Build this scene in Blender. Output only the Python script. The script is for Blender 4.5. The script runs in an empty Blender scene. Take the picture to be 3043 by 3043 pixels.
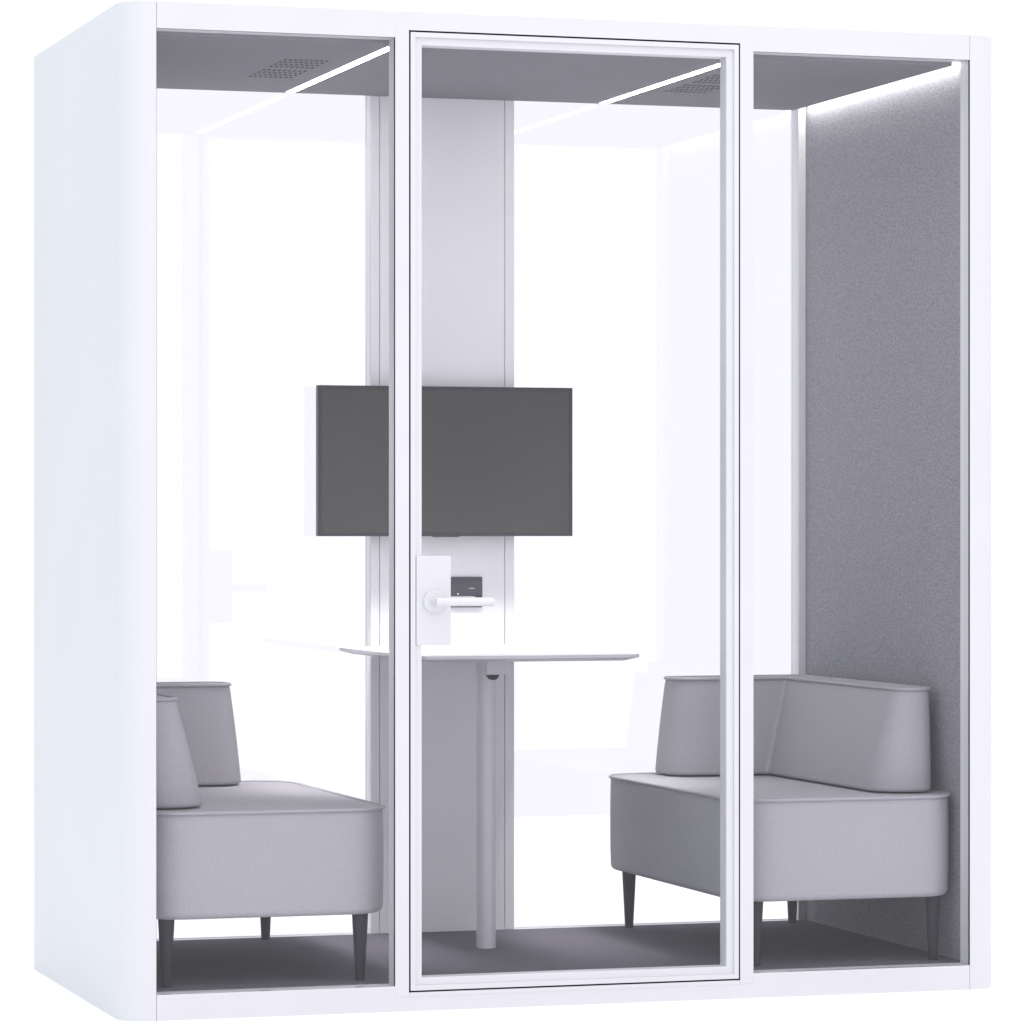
import bpy, bmesh, math
from mathutils import Vector

S = bpy.context.scene
COL = S.collection

# ------------------------------------------------------------------ camera
FPX, TH = 11450.1, 0.3024
cam_d = bpy.data.cameras.new("camera")
cam = bpy.data.objects.new("camera", cam_d)
COL.objects.link(cam)
cam.location = (-1.783, -8.3489, 1.0875)
cam.rotation_euler = (math.pi / 2, 0, -TH)
cam_d.sensor_width = 36.0
cam_d.lens = FPX / 3043 * 36.0
cam_d.shift_y = 48.9 / 3043
cam_d.clip_start = 0.1
cam_d.clip_end = 500
S.camera = cam

# ------------------------------------------------------------------ view
S.view_settings.view_transform = 'Standard'
S.view_settings.look = 'None'
S.view_settings.gamma = 1.0
S.view_settings.exposure = 0.0
S.view_settings.use_curve_mapping = False
S.cycles.max_bounces = 14
S.cycles.diffuse_bounces = 5
S.cycles.glossy_bounces = 6
S.cycles.transparent_max_bounces = 24

# ------------------------------------------------------------------ world: white studio surround
W = bpy.data.worlds.new("World")
S.world = W
W.use_nodes = True
nt = W.node_tree
for n in list(nt.nodes):
    nt.nodes.remove(n)
out = nt.nodes.new('ShaderNodeOutputWorld')
bg = nt.nodes.new('ShaderNodeBackground')
tc = nt.nodes.new('ShaderNodeTexCoord')
sep = nt.nodes.new('ShaderNodeSeparateXYZ')
nt.links.new(tc.outputs['Generated'], sep.inputs[0])
# brightness: white backdrop behind the booth, stronger front fill added on the camera's side
ry = nt.nodes.new('ShaderNodeMapRange')
ry.inputs['From Min'].default_value = -0.45
ry.inputs['From Max'].default_value = 0.15
ry.inputs['To Min'].default_value = 1.22
ry.inputs['To Max'].default_value = 1.025
ry.interpolation_type = 'SMOOTHSTEP'
nt.links.new(sep.outputs['Y'], ry.inputs['Value'])
rx = nt.nodes.new('ShaderNodeMapRange')
rx.inputs['From Min'].default_value = -0.9
rx.inputs['From Max'].default_value = -0.3
rx.inputs['To Min'].default_value = 0.0
rx.inputs['To Max'].default_value = 1.0
nt.links.new(sep.outputs['X'], rx.inputs['Value'])
mixc = nt.nodes.new('ShaderNodeMix')
mixc.data_type = 'RGBA'
mixc.inputs[6].default_value = (0.765, 0.935, 0.95, 1)
mixc.inputs[7].default_value = (1.0, 0.985, 1.06, 1)
nt.links.new(rx.outputs[0], mixc.inputs[0])
nt.links.new(mixc.outputs[2], bg.inputs['Color'])
nt.links.new(ry.outputs[0], bg.inputs['Strength'])
nt.links.new(bg.outputs[0], out.inputs['Surface'])

# ------------------------------------------------------------------ added fill lamps
def area(name, loc, target, sx, sy, power, color):
    d = bpy.data.lights.new(name, 'AREA')
    d.shape = 'RECTANGLE'
    d.size, d.size_y = sx, sy
    d.energy = power
    d.color = color
    o = bpy.data.objects.new(name, d)
    COL.objects.link(o)
    o.location = loc
    o.rotation_euler = (Vector(target) - Vector(loc)).to_track_quat('-Z', 'Y').to_euler()
    return o

area("overhead_fill", (0.8, -0.4, 7.0), (0.8, -0.4, 0), 10, 10, 330, (1, 0.99, 1.0))  # unseen lamp added to whiten the floor around the booth
#FRONT

# ------------------------------------------------------------------ materials
def principled(name, col, rough=0.5, spec=0.5):
    m = bpy.data.materials.new(name)
    m.use_nodes = True
    b = m.node_tree.nodes['Principled BSDF']
    b.inputs['Base Color'].default_value = (*col, 1)
    b.inputs['Roughness'].default_value = rough
    b.inputs['Specular IOR Level'].default_value = spec
    return m

def mottle(m, c1, c2, scale, bump=0.0, bscale=None, detail=3.0, contrast=(0.35, 0.65), dist=0.001, stretch=(1, 1, 1)):
    """procedural colour variation and fine bump on a principled material"""
    t = m.node_tree
    b = t.nodes['Principled BSDF']
    tcn = t.nodes.new('ShaderNodeTexCoord')
    mp = t.nodes.new('ShaderNodeMapping')
    mp.inputs['Scale'].default_value = stretch
    t.links.new(tcn.outputs['Object'], mp.inputs[0])
    nz = t.nodes.new('ShaderNodeTexNoise')
    nz.inputs['Scale'].default_value = scale
    nz.inputs['Detail'].default_value = detail
    t.links.new(mp.outputs[0], nz.inputs['Vector'])
    cr = t.nodes.new('ShaderNodeValToRGB')
    cr.color_ramp.elements[0].position = contrast[0]
    cr.color_ramp.elements[1].position = contrast[1]
    cr.color_ramp.elements[0].color = (*c1, 1)
    cr.color_ramp.elements[1].color = (*c2, 1)
    t.links.new(nz.outputs['Fac'], cr.inputs[0])
    t.links.new(cr.outputs[0], b.inputs['Base Color'])
    if bump:
        n2 = t.nodes.new('ShaderNodeTexNoise')
        n2.inputs['Scale'].default_value = bscale or scale
        n2.inputs['Detail'].default_value = 4
        t.links.new(mp.outputs[0], n2.inputs['Vector'])
        bp = t.nodes.new('ShaderNodeBump')
        bp.inputs['Strength'].default_value = bump
        bp.inputs['Distance'].default_value = dist
        t.links.new(n2.outputs['Fac'], bp.inputs['Height'])
        t.links.new(bp.outputs[0], b.inputs['Normal'])
    return m

def sc(c, k):
    return tuple(v * k for v in c)

M = {}
WHITE = (0.690, 0.680, 0.700)
M['shell'] = mottle(principled('white_lacquer', WHITE, 0.45, 0.3), sc(WHITE, 0.99), sc(WHITE, 1.01), 2.5)
M['frame'] = mottle(principled('white_powder_coat', WHITE, 0.42, 0.35), sc(WHITE, 0.99), sc(WHITE, 1.01), 6)
INNER = (0.83, 0.815, 0.84)
M['inner'] = mottle(principled('pale_grey_laminate', INNER, 0.45, 0.35), sc(INNER, 0.985), sc(INNER, 1.015), 4)
CEIL = (0.24, 0.234, 0.255)
M['ceiling'] = mottle(principled('grey_ceiling_felt', CEIL, 0.9, 0.1), sc(CEIL, 0.95), sc(CEIL, 1.05), 160, 0.25, 420, dist=0.0006)
FELT = (0.285, 0.277, 0.308)
M['felt'] = mottle(principled('grey_wall_felt', FELT, 0.95, 0.1), sc(FELT, 0.74), sc(FELT, 1.28), 285, 0.7, 300, 3, (0.36, 0.64), 0.0012)
CARP = (0.12, 0.114, 0.136)
M['carpet'] = mottle(principled('dark_grey_carpet', CARP, 1.0, 0.05), sc(CARP, 0.9), sc(CARP, 1.1), 420, 0.4, 600, 2)
SOFA = (0.388, 0.378, 0.406)
M['sofa'] = mottle(principled('grey_upholstery', SOFA, 0.9, 0.15), sc(SOFA, 0.94), sc(SOFA, 1.06), 260, 0.35, 500, 3, (0.35, 0.65), 0.0006)
M['leg'] = mottle(principled('charcoal_leg_paint', (0.022, 0.021, 0.029), 0.55, 0.2), (0.021, 0.020, 0.028), (0.023, 0.022, 0.030), 30)
M['dark'] = principled('black_gasket_and_gap', (0.012, 0.012, 0.014), 0.6, 0.2)  # window gaskets; also blacks out the door gap in place of shade
M['slot'] = principled('dark_slot', (0.035, 0.035, 0.045), 0.9, 0.05)
M['tabletop'] = mottle(principled('white_tabletop_laminate', (0.88, 0.875, 0.88), 0.16, 0.5), (0.875, 0.87, 0.875), (0.885, 0.88, 0.885), 8)
M['edge'] = mottle(principled('shaded_edge_grey', (0.46, 0.45, 0.48), 0.4, 0.3), (0.45, 0.44, 0.47), (0.47, 0.46, 0.49), 10)  # shade put into the colour of the tabletop sides, against strong front light
M['tableleg'] = mottle(principled('light_grey_steel', (0.60, 0.59, 0.63), 0.4, 0.4), (0.59, 0.58, 0.62), (0.61, 0.60, 0.64), 10)
M['tvframe'] = principled('charcoal_tv_plastic', (0.030, 0.029, 0.037), 0.4, 0.3)
M['tvscreen'] = mottle(principled('matt_tv_screen', (0.045, 0.045, 0.044), 0.32, 0.3), (0.044, 0.044, 0.043), (0.046, 0.046, 0.045), 2)
M['socket'] = principled('anthracite_plastic', (0.045, 0.043, 0.056), 0.4, 0.3)
M['mark'] = principled('white_print', (0.8, 0.8, 0.8), 0.6)
M['floor'] = mottle(principled('white_studio_floor', (0.94, 0.93, 0.95), 0.6, 0.0), (0.935, 0.93, 0.945), (0.95, 0.945, 0.96), 0.6)

def emis(name, col, s):
    m = bpy.data.materials.new(name)
    m.use_nodes = True
    t = m.node_tree
    t.nodes.clear()
    o = t.nodes.new('ShaderNodeOutputMaterial')
    e = t.nodes.new('ShaderNodeEmission')
    e.inputs[0].default_value = (*col, 1)
    e.inputs[1].default_value = s
    t.links.new(e.outputs[0], o.inputs[0])
    return m
M['led'] = emis('led_strip_glow', (1, 0.985, 0.985), 30)
M['cove'] = emis('led_cove_glow', (1, 0.995, 0.945), 17)

def glass_mat(name, f0):
    m = bpy.data.materials.new(name)
    m.use_nodes = True
    t = m.node_tree
    t.nodes.clear()
    o = t.nodes.new('ShaderNodeOutputMaterial')
    tr = t.nodes.new('ShaderNodeBsdfTransparent')
    tr.inputs[0].default_value = (0.995, 0.995, 0.998, 1)
    gl = t.nodes.new('ShaderNodeBsdfGlossy')
    gl.inputs['Roughness'].default_value = 0.0
    gl.inputs['Color'].default_value = (1, 1, 1, 1)
    lw = t.nodes.new('ShaderNodeLayerWeight')
    lw.inputs['Blend'].default_value = 0.5
    pw = t.nodes.new('ShaderNodeMath'); pw.operation = 'POWER'; pw.inputs[1].default_value = 5
    ma = t.nodes.new('ShaderNodeMath'); ma.operation = 'MULTIPLY_ADD'
    ma.inputs[1].default_value = 0.955; ma.inputs[2].default_value = f0
    mx = t.nodes.new('ShaderNodeMixShader')
    t.links.new(lw.outputs['Facing'], pw.inputs[0])
    t.links.new(pw.outputs[0], ma.inputs[0])
    t.links.new(ma.outputs[0], mx.inputs[0])
    t.links.new(tr.outputs[0], mx.inputs[1])
    t.links.new(gl.outputs[0], mx.inputs[2])
    t.links.new(mx.outputs[0], o.inputs[0])
    return m
M['glass'] = glass_mat('coated_clear_glass', 0.020)
M['glass_back'] = glass_mat('clear_glass', 0.044)

# ------------------------------------------------------------------ mesh helpers
def obj(name, bm, mat, parent=None, smooth=False, bevel=0.0, seg=2, autosmooth=None):
    bmesh.ops.recalc_face_normals(bm, faces=bm.faces)
    me = bpy.data.meshes.new(name)
    bm.to_mesh(me)
    bm.free()
    me.materials.append(mat)
    o = bpy.data.objects.new(name, me)
    COL.objects.link(o)
    if parent is not None:
        o.parent = parent
    if smooth:
        for p in me.polygons:
            p.use_smooth = True
    if autosmooth is not None:
        for p in me.polygons:
            p.use_smooth = True
        me.set_sharp_from_angle(angle=math.radians(autosmooth))
    if bevel:
        md = o.modifiers.new('bevel', 'BEVEL')
        md.width = bevel
        md.segments = seg
        md.limit_method = 'ANGLE'
        md.angle_limit = math.radians(40)
        md.harden_normals = False
    return o

def box(bm, x0, x1, y0, y1, z0, z1):
    v = [bm.verts.new(p) for p in ((x0, y0, z0), (x1, y0, z0), (x1, y1, z0), (x0, y1, z0),
                                   (x0, y0, z1), (x1, y0, z1), (x1, y1, z1), (x0, y1, z1))]
    for f in ((0, 3, 2, 1), (4, 5, 6, 7), (0, 1, 5, 4), (1, 2, 6, 5), (2, 3, 7, 6), (3, 0, 4, 7)):
        bm.faces.new([v[i] for i in f])
    return bm

def boxes(*bs):
    bm = bmesh.new()
    for b in bs:
        box(bm, *b)
    return bm

def prism_y(bm, pts, y0, y1):
    """extrude an outline in XZ from y0 to y1"""
    a = [bm.verts.new((x, y0, z)) for x, z in pts]
    b = [bm.verts.new((x, y1, z)) for x, z in pts]
    bm.faces.new(a)
    bm.faces.new(list(reversed(b)))
    n = len(pts)
    for i in range(n):
        j = (i + 1) % n
        bm.faces.new((a[i], b[i], b[j], a[j]))
    return bm

def ring_prism_y(bm, o0, o1, i0, i1, y0, y1):
    """rectangular frame: outer corners o0,o1 inner corners i0,i1 as (x,z)"""
    O = [(o0[0], o0[1]), (o1[0], o0[1]), (o1[0], o1[1]), (o0[0], o1[1])]
    I = [(i0[0], i0[1]), (i1[0], i0[1]), (i1[0], i1[1]), (i0[0], i1[1])]
    vs = {}
    for k, y in (('a', y0), ('b', y1)):
        vs[k + 'o'] = [bm.verts.new((x, y, z)) for x, z in O]
        vs[k + 'i'] = [bm.verts.new((x, y, z)) for x, z in I]
    for i in range(4):
        j = (i + 1) % 4
        bm.faces.new((vs['ao'][i], vs['ao'][j], vs['ai'][j], vs['ai'][i]))
        bm.faces.new((vs['bo'][i], vs['bi'][i], vs['bi'][j], vs['bo'][j]))
        bm.faces.new((vs['ao'][i], vs['bo'][i], vs['bo'][j], vs['ao'][j]))
        bm.faces.new((vs['ai'][i], vs['ai'][j], vs['bi'][j], vs['bi'][i]))
    return bm

def cyl(bm, p0, p1, r0, r1=None, n=32, cap=True):
    r1 = r0 if r1 is None else r1
    p0, p1 = Vector(p0), Vector(p1)
    d = (p1 - p0).normalized()
    u = d.orthogonal().normalized()
    v = d.cross(u)
    A, B = [], []
    for i in range(n):
        a = 2 * math.pi * i / n
        w = u * math.cos(a) + v * math.sin(a)
        A.append(bm.verts.new(p0 + w * r0))
        B.append(bm.verts.new(p1 + w * r1))
    for i in range(n):
        j = (i + 1) % n
        bm.faces.new((A[i], A[j], B[j], B[i]))
    if cap:
        bm.faces.new(list(reversed(A)))
        bm.faces.new(B)
    return bm

def offset_poly(pts, d):
    """inset a CCW polygon by d"""
    n = len(pts)
    res = []
    for i in range(n):
        p0, p1, p2 = Vector(pts[i - 1]), Vector(pts[i]), Vector(pts[(i + 1) % n])
        e1 = (p1 - p0).normalized()
        e2 = (p2 - p1).normalized()
        n1 = Vector((-e1.y, e1.x))
        n2 = Vector((-e2.y, e2.x))
        k = 1 + n1.dot(n2)
        res.append(p1 + (n1 + n2) * (d / k))
    return [tuple(p) for p in res]

def round_poly(pts, radii, d=0.0, seg=10):
    """CCW polygon with rounded corners, inset by d -> fixed number of 2D points"""
    n = len(pts)
    P = offset_poly(pts, d) if d else pts
    outp = []
    for i in range(n):
        p0, p1, p2 = Vector(P[i - 1]), Vector(P[i]), Vector(P[(i + 1) % n])
        e1 = (p0 - p1).normalized()
        e2 = (p2 - p1).normalized()
        convex = (p1 - p0).x * (p2 - p1).y - (p1 - p0).y * (p2 - p1).x > 0
        r = radii[i] - d if convex else radii[i] + d
        r = max(r, 0.002)
        ang = math.acos(max(-1, min(1, e1.dot(e2))))
        t = r / math.tan(ang / 2)
        a, b = p1 + e1 * t, p1 + e2 * t
        bis = (e1 + e2).normalized()
        c = p1 + bis * (r / math.sin(ang / 2))
        va, vb = a - c, b - c
        tot = math.pi - ang
        sgn = 1 if convex else -1
        for k in range(seg + 1):
            th = sgn * tot * k / seg
            co, si = math.cos(th), math.sin(th)
            outp.append((c.x + va.x * co - va.y * si, c.y + va.x * si + va.y * co))
    return outp

def loft(bm, rings, cap0=True, cap1=True):
    """rings: list of lists of 3D points with equal counts"""
    R = [[bm.verts.new(p) for p in r] for r in rings]
    n = len(R[0])
    for a, b in zip(R[:-1], R[1:]):
        for i in range(n):
            j = (i + 1) % n
            bm.faces.new((a[i], a[j], b[j], b[i]))
    if cap0:
        bm.faces.new(list(reversed(R[0])))
    if cap1:
        bm.faces.new(R[-1])
    return bm

def tube_ring(bm, path, r, n=8):
    """closed tube along a closed 3D path"""
    m = len(path)
    P = [Vector(p) for p in path]
    rings = []
    for i in range(m):
        d = (P[(i + 1) % m] - P[i - 1]).normalized()
        up = Vector((0, 0, 1))
        s = d.cross(up).normalized()
        rings.append([bm.verts.new(P[i] + (s * math.cos(2 * math.pi * k / n) + up * math.sin(2 * math.pi * k / n)) * r) for k in range(n)])
    for i in range(m):
        a, b = rings[i], rings[(i + 1) % m]
        for k in range(n):
            l = (k + 1) % n
            bm.faces.new((a[k], a[l], b[l], b[k]))
    return bm

def thing(name, label, cat, loc=(0, 0, 0), group=None):
    o = bpy.data.objects.new(name, None)
    COL.objects.link(o)
    o.location = loc
    o['label'] = label
    o['category'] = cat
    if group:
        o['group'] = group
    return o

def adopt(parent, *objs):
    """parent keeping world position (the parent is not rotated or scaled)"""
    for o in objs:
        o.parent = parent
        o.location = Vector(o.location) - Vector(parent.location)

# ------------------------------------------------------------------ dimensions (metres)
H = 2.25
D = 1.135            # outer depth
XW = 1.952           # seam to seam
OUT = 0.078          # side panel beyond the seam
TF = 0.055           # frame thickness
YB = D - TF          # inner face of the back frame
ZF = 0.060           # carpet
ZC = 2.184           # ceiling underside
Z0, Z1 = 0.058, 2.192
FX0, FX1 = -0.014, 1.966   # felt faces

# ------------------------------------------------------------------ floor of the studio
bm = bmesh.new()
vs = [bm.verts.new(p) for p in ((-5, -5, 0.0005), (7, -5, 0.0005), (7, 5.5, 0.0005), (-5, 5.5, 0.0005))]
bm.faces.new(vs)
fl = obj('floor', bm, M['floor'])
fl['kind'] = 'structure'

# ------------------------------------------------------------------ the booth
pod = thing('meeting_booth', 'white office meeting booth with three glass bays at the front and rounded corner posts', 'booth', (0.976, 0.5675, 0))

def side_panel(sgn):
    # C shaped outer skin with rounded front and back corners, inner felt face apart
    R = 0.065
    xs = -OUT if sgn < 0 else XW + OUT
    seam = 0.0 if sgn < 0 else XW
    inner = FX0 - 0.001 if sgn < 0 else FX1 + 0.001
    pts = []
    s = -1 if sgn < 0 else 1
    cxr = xs - s * R
    pts.append((seam - 0.0005 * s * -1, 0.0))
    for k in range(13):
        a = math.pi / 2 * k / 12
        pts.append((cxr + s * R * math.sin(a), R - R * math.cos(a)))
    for k in range(13):
        a = math.pi / 2 * k / 12
        pts.append((cxr + s * R * math.cos(a), D - R + R * math.sin(a)))
    pts.append((seam, D))
    pts.append((seam, YB))
    pts.append((inner, YB))
    pts.append((inner, TF))
    pts.append((seam, TF))
    bm = bmesh.new()
    loft(bm, [[(x, y, 0.0) for x, y in pts], [(x, y, H) for x, y in pts]])
    return obj('side_panel', bm, M['shell'], autosmooth=25)

adopt(pod, side_panel(-1), side_panel(1))

# front header with a notch for the door, and base
G = 0.0005   # shadow joint at the seams
bm = bmesh.new()
prism_y(bm, [(G, Z1), (0.5625, Z1), (0.5625, 2.2095), (1.39, 2.2095), (1.39, Z1), (XW - G, Z1), (XW - G, H), (G, H)], 0.0, TF)
head = obj('header_beam', bm, M['frame'])
bm = bmesh.new()
prism_y(bm, [(G, 0), (XW - G, 0), (XW - G, Z0), (1.39, Z0), (1.39, 0.0425), (0.5625, 0.0425), (0.5625, Z0), (G, Z0)], 0.0, TF)
base = obj('base_beam', bm, M['frame'])
bm = boxes((G, XW - G, YB, D, Z1, H))
headb = obj('header_beam', bm, M['frame'])
bm = boxes((G, XW - G, YB, D, 0.0, Z0))
baseb = obj('base_beam', bm, M['frame'])
roof = obj('roof_panel', boxes((G, XW - G, TF, YB, 2.20, H - 0.004)), M['frame'])
bott = obj('base_panel', boxes((G, XW - G, TF, YB, 0.004, 0.045)), M['frame'])
adopt(pod, head, base, headb, baseb, roof, bott)

# front posts either side of the door, a hair proud of the beams
for x0, x1 in ((0.5465, 0.5788), (1.3742, 1.4072)):
    p = obj('post', boxes((x0, x1, -0.001, TF - 0.0005, 0.0335, 2.2165)), M['frame'], bevel=0.0012)
    adopt(pod, p)
# threshold plate under the door
th = obj('threshold', boxes((0.5796, 1.3734, -0.001, 0.05, 0.0335, 0.0428)), M['frame'], bevel=0.0008)
adopt(pod, th)
# black ring painted in for the darkness behind the door gap
gap = bmesh.new()
ring_prism_y(gap, (0.5778, 0.0415), (1.3752, 2.2105), (0.592, 0.056), (1.361, 2.197), 0.0515, 0.0545)
gap_dark = obj('door_gap_dark', gap, M['dark'])
adopt(pod, gap_dark)
# black strips added along the gap's reveals in place of shade
lin = bmesh.new()
box(lin, 0.5788, 0.5793, 0.0006, 0.0515, 0.0428, 2.2095)
box(lin, 1.3737, 1.3742, 0.0006, 0.0515, 0.0428, 2.2095)
box(lin, 0.5793, 1.3737, 0.0006, 0.0515, 2.2088, 2.2095)
box(lin, 0.5793, 1.3737, 0.0006, 0.0515, 0.0428, 0.0435)
adopt(pod, obj('door_gap_dark', lin, M['dark']))

# fixed windows at the front: gasket ring and pane
def window(x0, x1, z0, z1, y, gw=0.0018, mat='dark', yd=0.003):
    bm = bmesh.new()
    ring_prism_y(bm, (x0, z0), (x1, z1), (x0 + 0.0003, z0 + 0.0002), (x1 - gw, z1 - 0.0004), y, y + yd)
    w = obj('window', bm, M[mat])
    g = obj('pane', boxes((x0 + 0.0002, x1 - 0.0002, y + 0.004, y + 0.010, z0 + 0.0002, z1 - 0.0002)), M['glass'])
    adopt(pod, w)
    w.location = (0, 0, 0)
    w.location = -Vector(pod.location)
    g.parent = w
    return w
window(0.0, 0.5465, Z0, Z1, 0.0012)
window(1.4072, XW, Z0, Z1, 0.0012)

# back: posts, column, windows
BX0, BX1 = 0.006, 1.946
CX0, CX1 = 0.784, 1.1645
for x0, x1 in ((FX0, BX0), (BX1, FX1)):
    adopt(pod, obj('post', boxes((x0, x1, YB - 0.0005, D - 0.001, Z0, Z1)), M['frame'], bevel=0.001))
def back_window(x0, x1):
    bm = bmesh.new()
    ring_prism_y(bm, (x0, Z0), (x1, Z1), (x0 + 0.0015, Z0 + 0.0015), (x1 - 0.0015, Z1 - 0.0015), 1.126, 1.130)
    w = obj('window', bm, M['inner'])
    adopt(pod, w)
    g = obj('pane', boxes((x0 + 0.0002, x1 - 0.0002, 1.100, 1.106, Z0 + 0.0002, Z1 - 0.0002)), M['glass_back'])
    g.parent = w
back_window(BX0, CX0)
back_window(CX1, BX1)

colm = bmesh.new()
SEAM = ((CX0, 0.8062), (0.8078, 1.1382), (1.1398, CX1))
for a, b in SEAM:
    box(colm, a, b, YB, YB + 0.018, ZF, ZC - 0.0)
box(colm, CX0 + 0.0002, CX1 - 0.0002, YB + 0.018, D - 0.0005, ZF - 0.001, ZC + 0.006)
column = obj('wall_column', colm, M['inner'], bevel=0.0006)

# power outlet on the column
def rrect(x0, x1, z0, z1, r, y0, y1, seg=6):
    pts = round_poly([(x0, z0), (x1, z0), (x1, z1), (x0, z1)], [r] * 4, 0, seg)
    bm = bmesh.new()
    loft(bm, [[(x, y0, z) for x, z in pts], [(x, y1, z) for x, z in pts]])
    return bm
outlet = obj('power_outlet', rrect(0.942, 1.078, 0.886, 0.964, 0.003, YB - 0.004, YB + 0.001), M['socket'])
adopt(pod, column, outlet)
mk = obj('printed_dash', boxes((1.043, 1.057, YB - 0.0046, YB - 0.0039, 0.9335, 0.9355)), M['mark'])
mk.parent = outlet
mk = obj('indicator_light', cyl(bmesh.new(), (1.013, YB - 0.0046, 0.9205), (1.013, YB - 0.0039, 0.9205), 0.0024, n=16), M['mark'])
mk.parent = outlet
bm = rrect(1.046, 1.074, 0.892, 0.9185, 0.002, YB - 0.0048, YB - 0.0038)
so = obj('charging_port', bm, M['slot'])
so.parent = outlet

# felt side walls
for sgn in (-1, 1):
    x0, x1 = (FX0 - 0.012, FX0) if sgn < 0 else (FX1, FX1 + 0.012)
    adopt(pod, obj('felt_wall', boxes((x0, x1, TF + 0.0005, YB - 0.0005, 0.046, 2.199)), M['felt']))

# carpet and ceiling
adopt(pod, obj('carpet', boxes((FX0 + 0.0005, FX1 - 0.0005, TF, YB - 0.001, 0.046, ZF)), M['carpet']))
CE0, CE1 = -0.004, 1.932
ceil = obj('ceiling_panel', boxes((CE0, CE1, TF + 0.001, YB - 0.001, ZC, ZC + 0.0095)), M['ceiling'])
adopt(pod, ceil)

def slots(x0, y0):
    bm = bmesh.new()
    for r in range(4):
        for c in range(9):
            x = x0 + c * 0.01265
            y = y0 + r * 0.0455
            pts = round_poly([(x - 0.0024, y - 0.0130), (x + 0.0024, y - 0.0130), (x + 0.0024, y + 0.0130), (x - 0.0024, y + 0.0130)], [0.0023] * 4, 0, 3)
            loft(bm, [[(a, b, ZC - 0.0008) for a, b in pts], [(a, b, ZC + 0.001) for a, b in pts]])
    nslot = len(bm.faces)
    box(bm, x0 - 0.006, x0 + 8 * 0.01265 + 0.006, y0 - 0.018, y0 + 3 * 0.0455 + 0.018, ZC - 0.0004, ZC + 0.0006)
    bm.faces.ensure_lookup_table()
    for i, f in enumerate(bm.faces):
        f.material_index = 0 if i < nslot else 1
    return bm
for vx in (0.393, 1.462):
    for vy in (0.408, 0.6175):
        v = obj('vent', slots(vx, vy), M['slot'])
        v.data.materials.append(M['ceiling'])
        v.parent = ceil
for lx0, lx1 in ((0.559, 0.5775), (1.3905, 1.409)):
    l = obj('led_strip', boxes((lx0, lx1, 0.115, 1.062, ZC - 0.0012, ZC + 0.001)), M['led'])
    l.parent = ceil
# narrow-beam lamps added just under the strips to brighten table and column
for lx in (0.568, 1.3995):
    bl = area("table_fill_beam", (lx, 0.74, ZC - 0.003), (0.967 + (lx - 0.967) * 0.15, 0.84, 0.79), 0.018, 0.62, 4.8, (1, 0.985, 0.99))
    bl.data.spread = math.radians(38)
# cove lights in the gaps between ceiling and side walls
for x0, x1 in ((FX0 + 0.003, CE0 - 0.002), (CE1 + 0.006, FX1 - 0.003)):
    adopt(pod, obj('cove_light', boxes((x0, x1, TF + 0.02, YB - 0.02, 2.1945, 2.1985)), M['cove']))

# ------------------------------------------------------------------ door
DX0, DX1, DZ0, DZ1 = 0.5828, 1.3714, 0.0463, 2.2057
A, B = 0.0113, 0.0285
bm = bmesh.new()
ring_prism_y(bm, (DX0, DZ0), (DX1, DZ1), (DX0 + A, DZ0 + A), (DX1 - A, DZ1 - A), 0.0, 0.050)
ring_prism_y(bm, (DX0 + A - 0.0002, DZ0 + A - 0.0002), (DX1 - A + 0.0002, DZ1 - A + 0.0002),
             (DX0 + B - 0.001, DZ0 + B), (DX1 - B, DZ1 - B), 0.006, 0.0495)
door = obj('door', bm, M['frame'], bevel=0.001)
adopt(pod, door)
dl = -Vector(pod.location)
pane = obj('pane', boxes((DX0 + B - 0.006, DX1 - B + 0.004, 0.010, 0.016, DZ0 + B - 0.004, DZ1 - B + 0.004)), M['glass'])
pane.parent = door
plate = obj('lock_plate', boxes((0.5965, 0.6775, 0.0015, 0.0485, 0.824, 1.026)), M['frame'], bevel=0.0015)
plate.parent = door
def handle(ys, s, xa=0.637):
    bm = bmesh.new()
    z = 0.9225
    cyl(bm, (xa, ys, z), (xa, ys + s * 0.009, z), 0.0255, 0.0245, 48)
    cyl(bm, (xa, ys + s * 0.008, z), (xa, ys + s * 0.050, z), 0.0098, n=32)
    cyl(bm, (xa - 0.0098, ys + s * 0.050, z), (xa + 0.126, ys + s * 0.050, z), 0.0098, n=32)
    h = obj('handle', bm, M['frame'], autosmooth=35, bevel=0.001)
    h.parent = door
handle(0.0015, -1)
handle(0.0485, 1)

# ------------------------------------------------------------------ television
tv = thing('television', 'flat charcoal television hanging on the pale centre column behind the table', 'television', (0.969, 1.075, 1.257))
TX0, TX1, TZ0, TZ1 = 0.633, 1.305, 1.068, 1.4475
bm = bmesh.new()
box(bm, TX0, TX1, 1.031, 1.052, TZ0, TZ1)
ring_prism_y(bm, (TX0, TZ0), (TX1, TZ1), (TX0 + 0.009, TZ0 + 0.009), (TX1 - 0.009, TZ1 - 0.009), 1.0285, 1.0312)
tvf = obj('tv_housing', bm, M['tvframe'], bevel=0.0008)
tvs = obj('screen', boxes((TX0 + 0.0088, TX1 - 0.0088, 1.0295, 1.0316, TZ0 + 0.0088, TZ1 - 0.0088)), M['tvscreen'])
tvb = obj('wall_bracket', boxes((0.86, 1.08, 1.052, YB, 1.17, 1.36)), M['tvframe'])
tvn = obj('sensor_bar', boxes((0.934, 1.003, 1.0295, 1.040, TZ0 - 0.0022, TZ0)), M['tvframe'])
adopt(tv, tvf, tvs, tvb, tvn)

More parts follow.
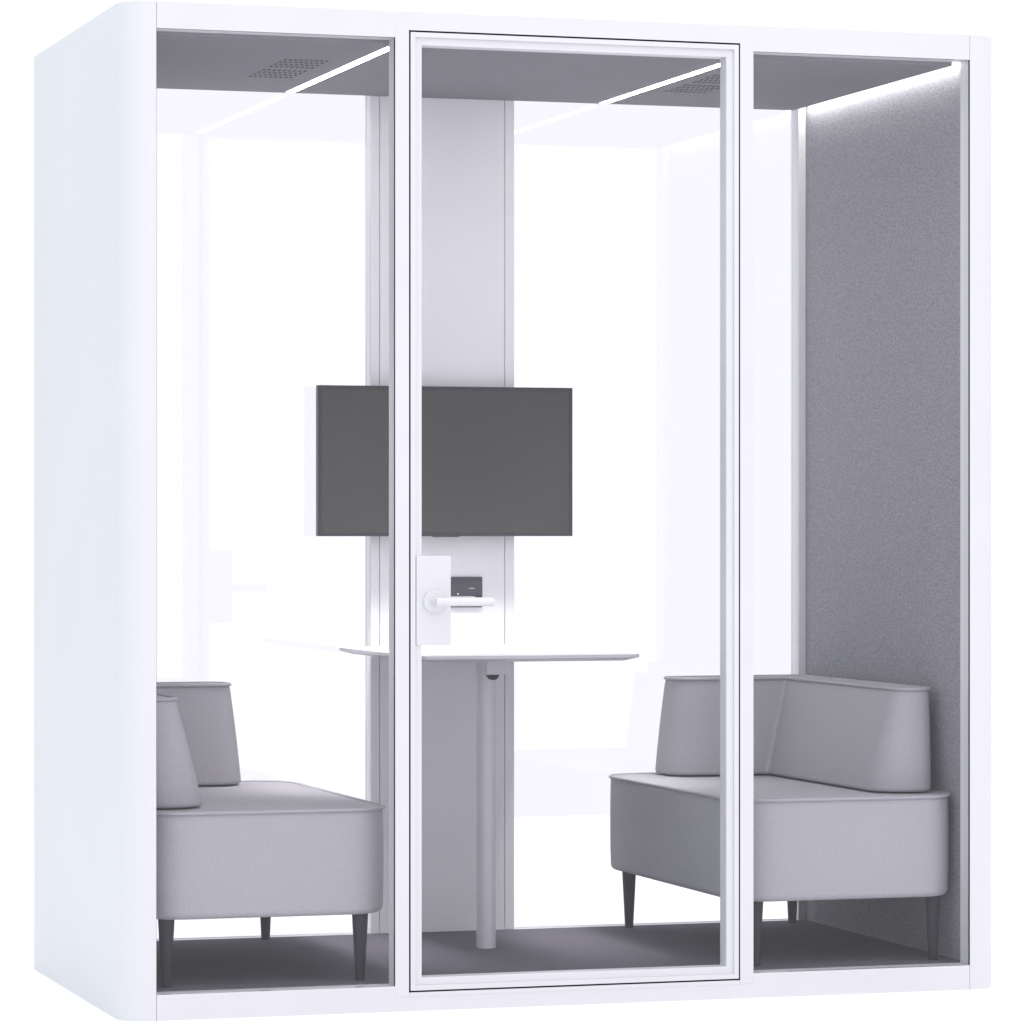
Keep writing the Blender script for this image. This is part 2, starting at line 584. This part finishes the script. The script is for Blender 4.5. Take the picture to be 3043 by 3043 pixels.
# ------------------------------------------------------------------ table
table = thing('meeting_table', 'high white table on one grey round leg, set against the pale centre column', 'table', (0.967, 0.679, ZF))
ZT = 0.7895
tp = [(0.696, 0.300), (1.236, 0.300), (1.262, 1.0785), (0.679, 1.0785)]
rad = [0.018, 0.018, 0.085, 0.085]
bm = bmesh.new()
rg = []
for d, z in ((0.032, ZT - 0.0165), (0.0, ZT - 0.0082), (0.0, ZT - 0.0008), (0.0008, ZT)):
    # the underside chamfer narrows towards the corners like a milled edge
    rg.append([(x, y, z) for x, y in round_poly(tp, rad, d, 10)])
loft(bm, rg)
top = obj('tabletop', bm, M['tabletop'], autosmooth=20)
top.data.materials.append(M['edge'])
for p in top.data.polygons:
    if p.normal.z < 0.5:
        p.material_index = 1
leg = obj('leg', cyl(bmesh.new(), (0.967, 0.679, ZF), (0.967, 0.679, ZT - 0.0165), 0.0236, n=48), M['tableleg'], autosmooth=40, bevel=0.0015)
brk = obj('bracket', boxes((0.9485, 1.0015, 0.612, 0.705, 0.7315, ZT - 0.0165)), M['tableleg'], bevel=0.001)
kb = bmesh.new()
cyl(kb, (0.9655, 0.6125, 0.7335), (0.9655, 0.626, 0.7335), 0.0150, n=32)
knob = obj('knob', kb, M['leg'], autosmooth=40)
adopt(table, top, leg, brk, knob)

# ------------------------------------------------------------------ sofas
MX = 1.955     # the two sofas mirror each other: x -> MX - x
def mirror_pts(pts):
    return [(MX - x, y) for x, y in reversed(pts)]

def pillow_rings(b_pts, t_pts, radii_b, radii_t, zb, zt, rb=0.014, crown=0.004, seg=10):
    """upholstered block: rounded bottom edge, straight (tapered) sides, crowned top"""
    rings = []
    def mix(t):
        return [(a[0] * (1 - t) + c[0] * t, a[1] * (1 - t) + c[1] * t) for a, c in zip(b_pts, t_pts)], \
               [a * (1 - t) + c * t for a, c in zip(radii_b, radii_t)]
    h = zt - zb
    steps = [(0.010 + rb, zb), ]
    for k in range(7):
        a = math.pi / 2 * k / 6
        steps.append((rb * (1 - math.sin(a)), zb + rb * (1 - math.cos(a))))
    for t in (0.25, 0.5, 0.75, 0.93):
        z = zb + h * t
        bulge = -0.0015 * math.sin(math.pi * t)
        steps.append((bulge, z))
    steps += [(0.0003, zt - 0.008), (0.0018, zt - 0.005), (0.0030, zt - 0.0015), (0.006, zt), (0.018, zt + crown * 0.4), (0.034, zt + crown)]
    for d, z in steps:
        p, r = mix(max(0, min(1, (z - zb) / h)))
        rings.append([(x, y, z) for x, y in round_poly(p, r, d, seg)])
    return rings

def build_sofa(mirror, label):
    s = thing('corner_sofa', label, 'sofa', ((MX - 1.675) if mirror else 1.675, 0.5725, ZF), 'grey corner sofas facing each other across the table')
    f = mirror_pts if mirror else (lambda q: q)
    rv = (lambda r: list(reversed(r))) if mirror else (lambda r: r)
    # seat
    sp = [(1.395, 0.070), (1.957, 0.070), (1.957, 1.070), (1.395, 1.070)]
    rr = [0.095, 0.085, 0.095, 0.095]
    zs0, zs1 = 0.2135, 0.4525
    bm = bmesh.new()
    loft(bm, pillow_rings(f(sp), f(sp), rv(rr), rv(rr), zs0, zs1, 0.016, 0.001, 12))
    seat = obj('seat', bm, M['sofa'], autosmooth=50)
    bm = bmesh.new()
    tube_ring(bm, [(x, y, zs1 - 0.001) for x, y in round_poly(f(sp), rv(rr), -0.0012, 14)], 0.0042)
    pip = obj('piping', bm, M['sofa'], smooth=True)
    # backrest: L shaped, tapering upwards
    bb = [(1.783, 0.150), (1.933, 0.150), (1.933, 1.062), (1.524, 1.062), (1.524, 0.885), (1.783, 0.885)]
    bt = [(1.850, 0.180), (1.939, 0.180), (1.939, 1.050), (1.552, 1.050), (1.552, 0.915), (1.850, 0.915)]
    rb = [0.090, 0.045, 0.030, 0.055, 0.070, 0.012]
    rt = [0.044, 0.040, 0.030, 0.045, 0.048, 0.012]
    zb0, zb1 = 0.4575, 0.7030
    bm = bmesh.new()
    loft(bm, pillow_rings(f(bb), f(bt), rv(rb), rv(rt), zb0, zb1, 0.010, 0.001, 12))
    back = obj('backrest', bm, M['sofa'], autosmooth=50)
    bs = Vector((-0.015, 0, 0)) if mirror else Vector((0, 0, 0))   # the left backrest sits a little nearer its wall
    back.location = bs
    bm = bmesh.new()
    tube_ring(bm, [(x, y, zb1 - 0.001) for x, y in round_poly(f(bt), rv(rt), -0.0012, 14)], 0.0040)
    pip2 = obj('piping', bm, M['sofa'], smooth=True)
    adopt(s, seat, back)
    pip.parent = seat
    pip2.parent = back
    # legs
    for lx, ly in ((1.458, 0.120), (1.908, 0.116), (1.458, 1.028), (1.908, 1.028)):
        x = MX - lx if mirror else lx
        bm = bmesh.new()
        cyl(bm, (0, 0, 0), (0, 0, 0.160), 0.0105, 0.0190, 24)
        l = obj('leg', bm, M['leg'], autosmooth=40)
        l.location = (x, ly, ZF)
        adopt(s, l)
    return s

build_sofa(True, 'grey corner sofa partly cut off by the corner post beside the plain blue-white outer wall')
build_sofa(False, 'grey corner sofa fully in view against the speckled grey felt wall')
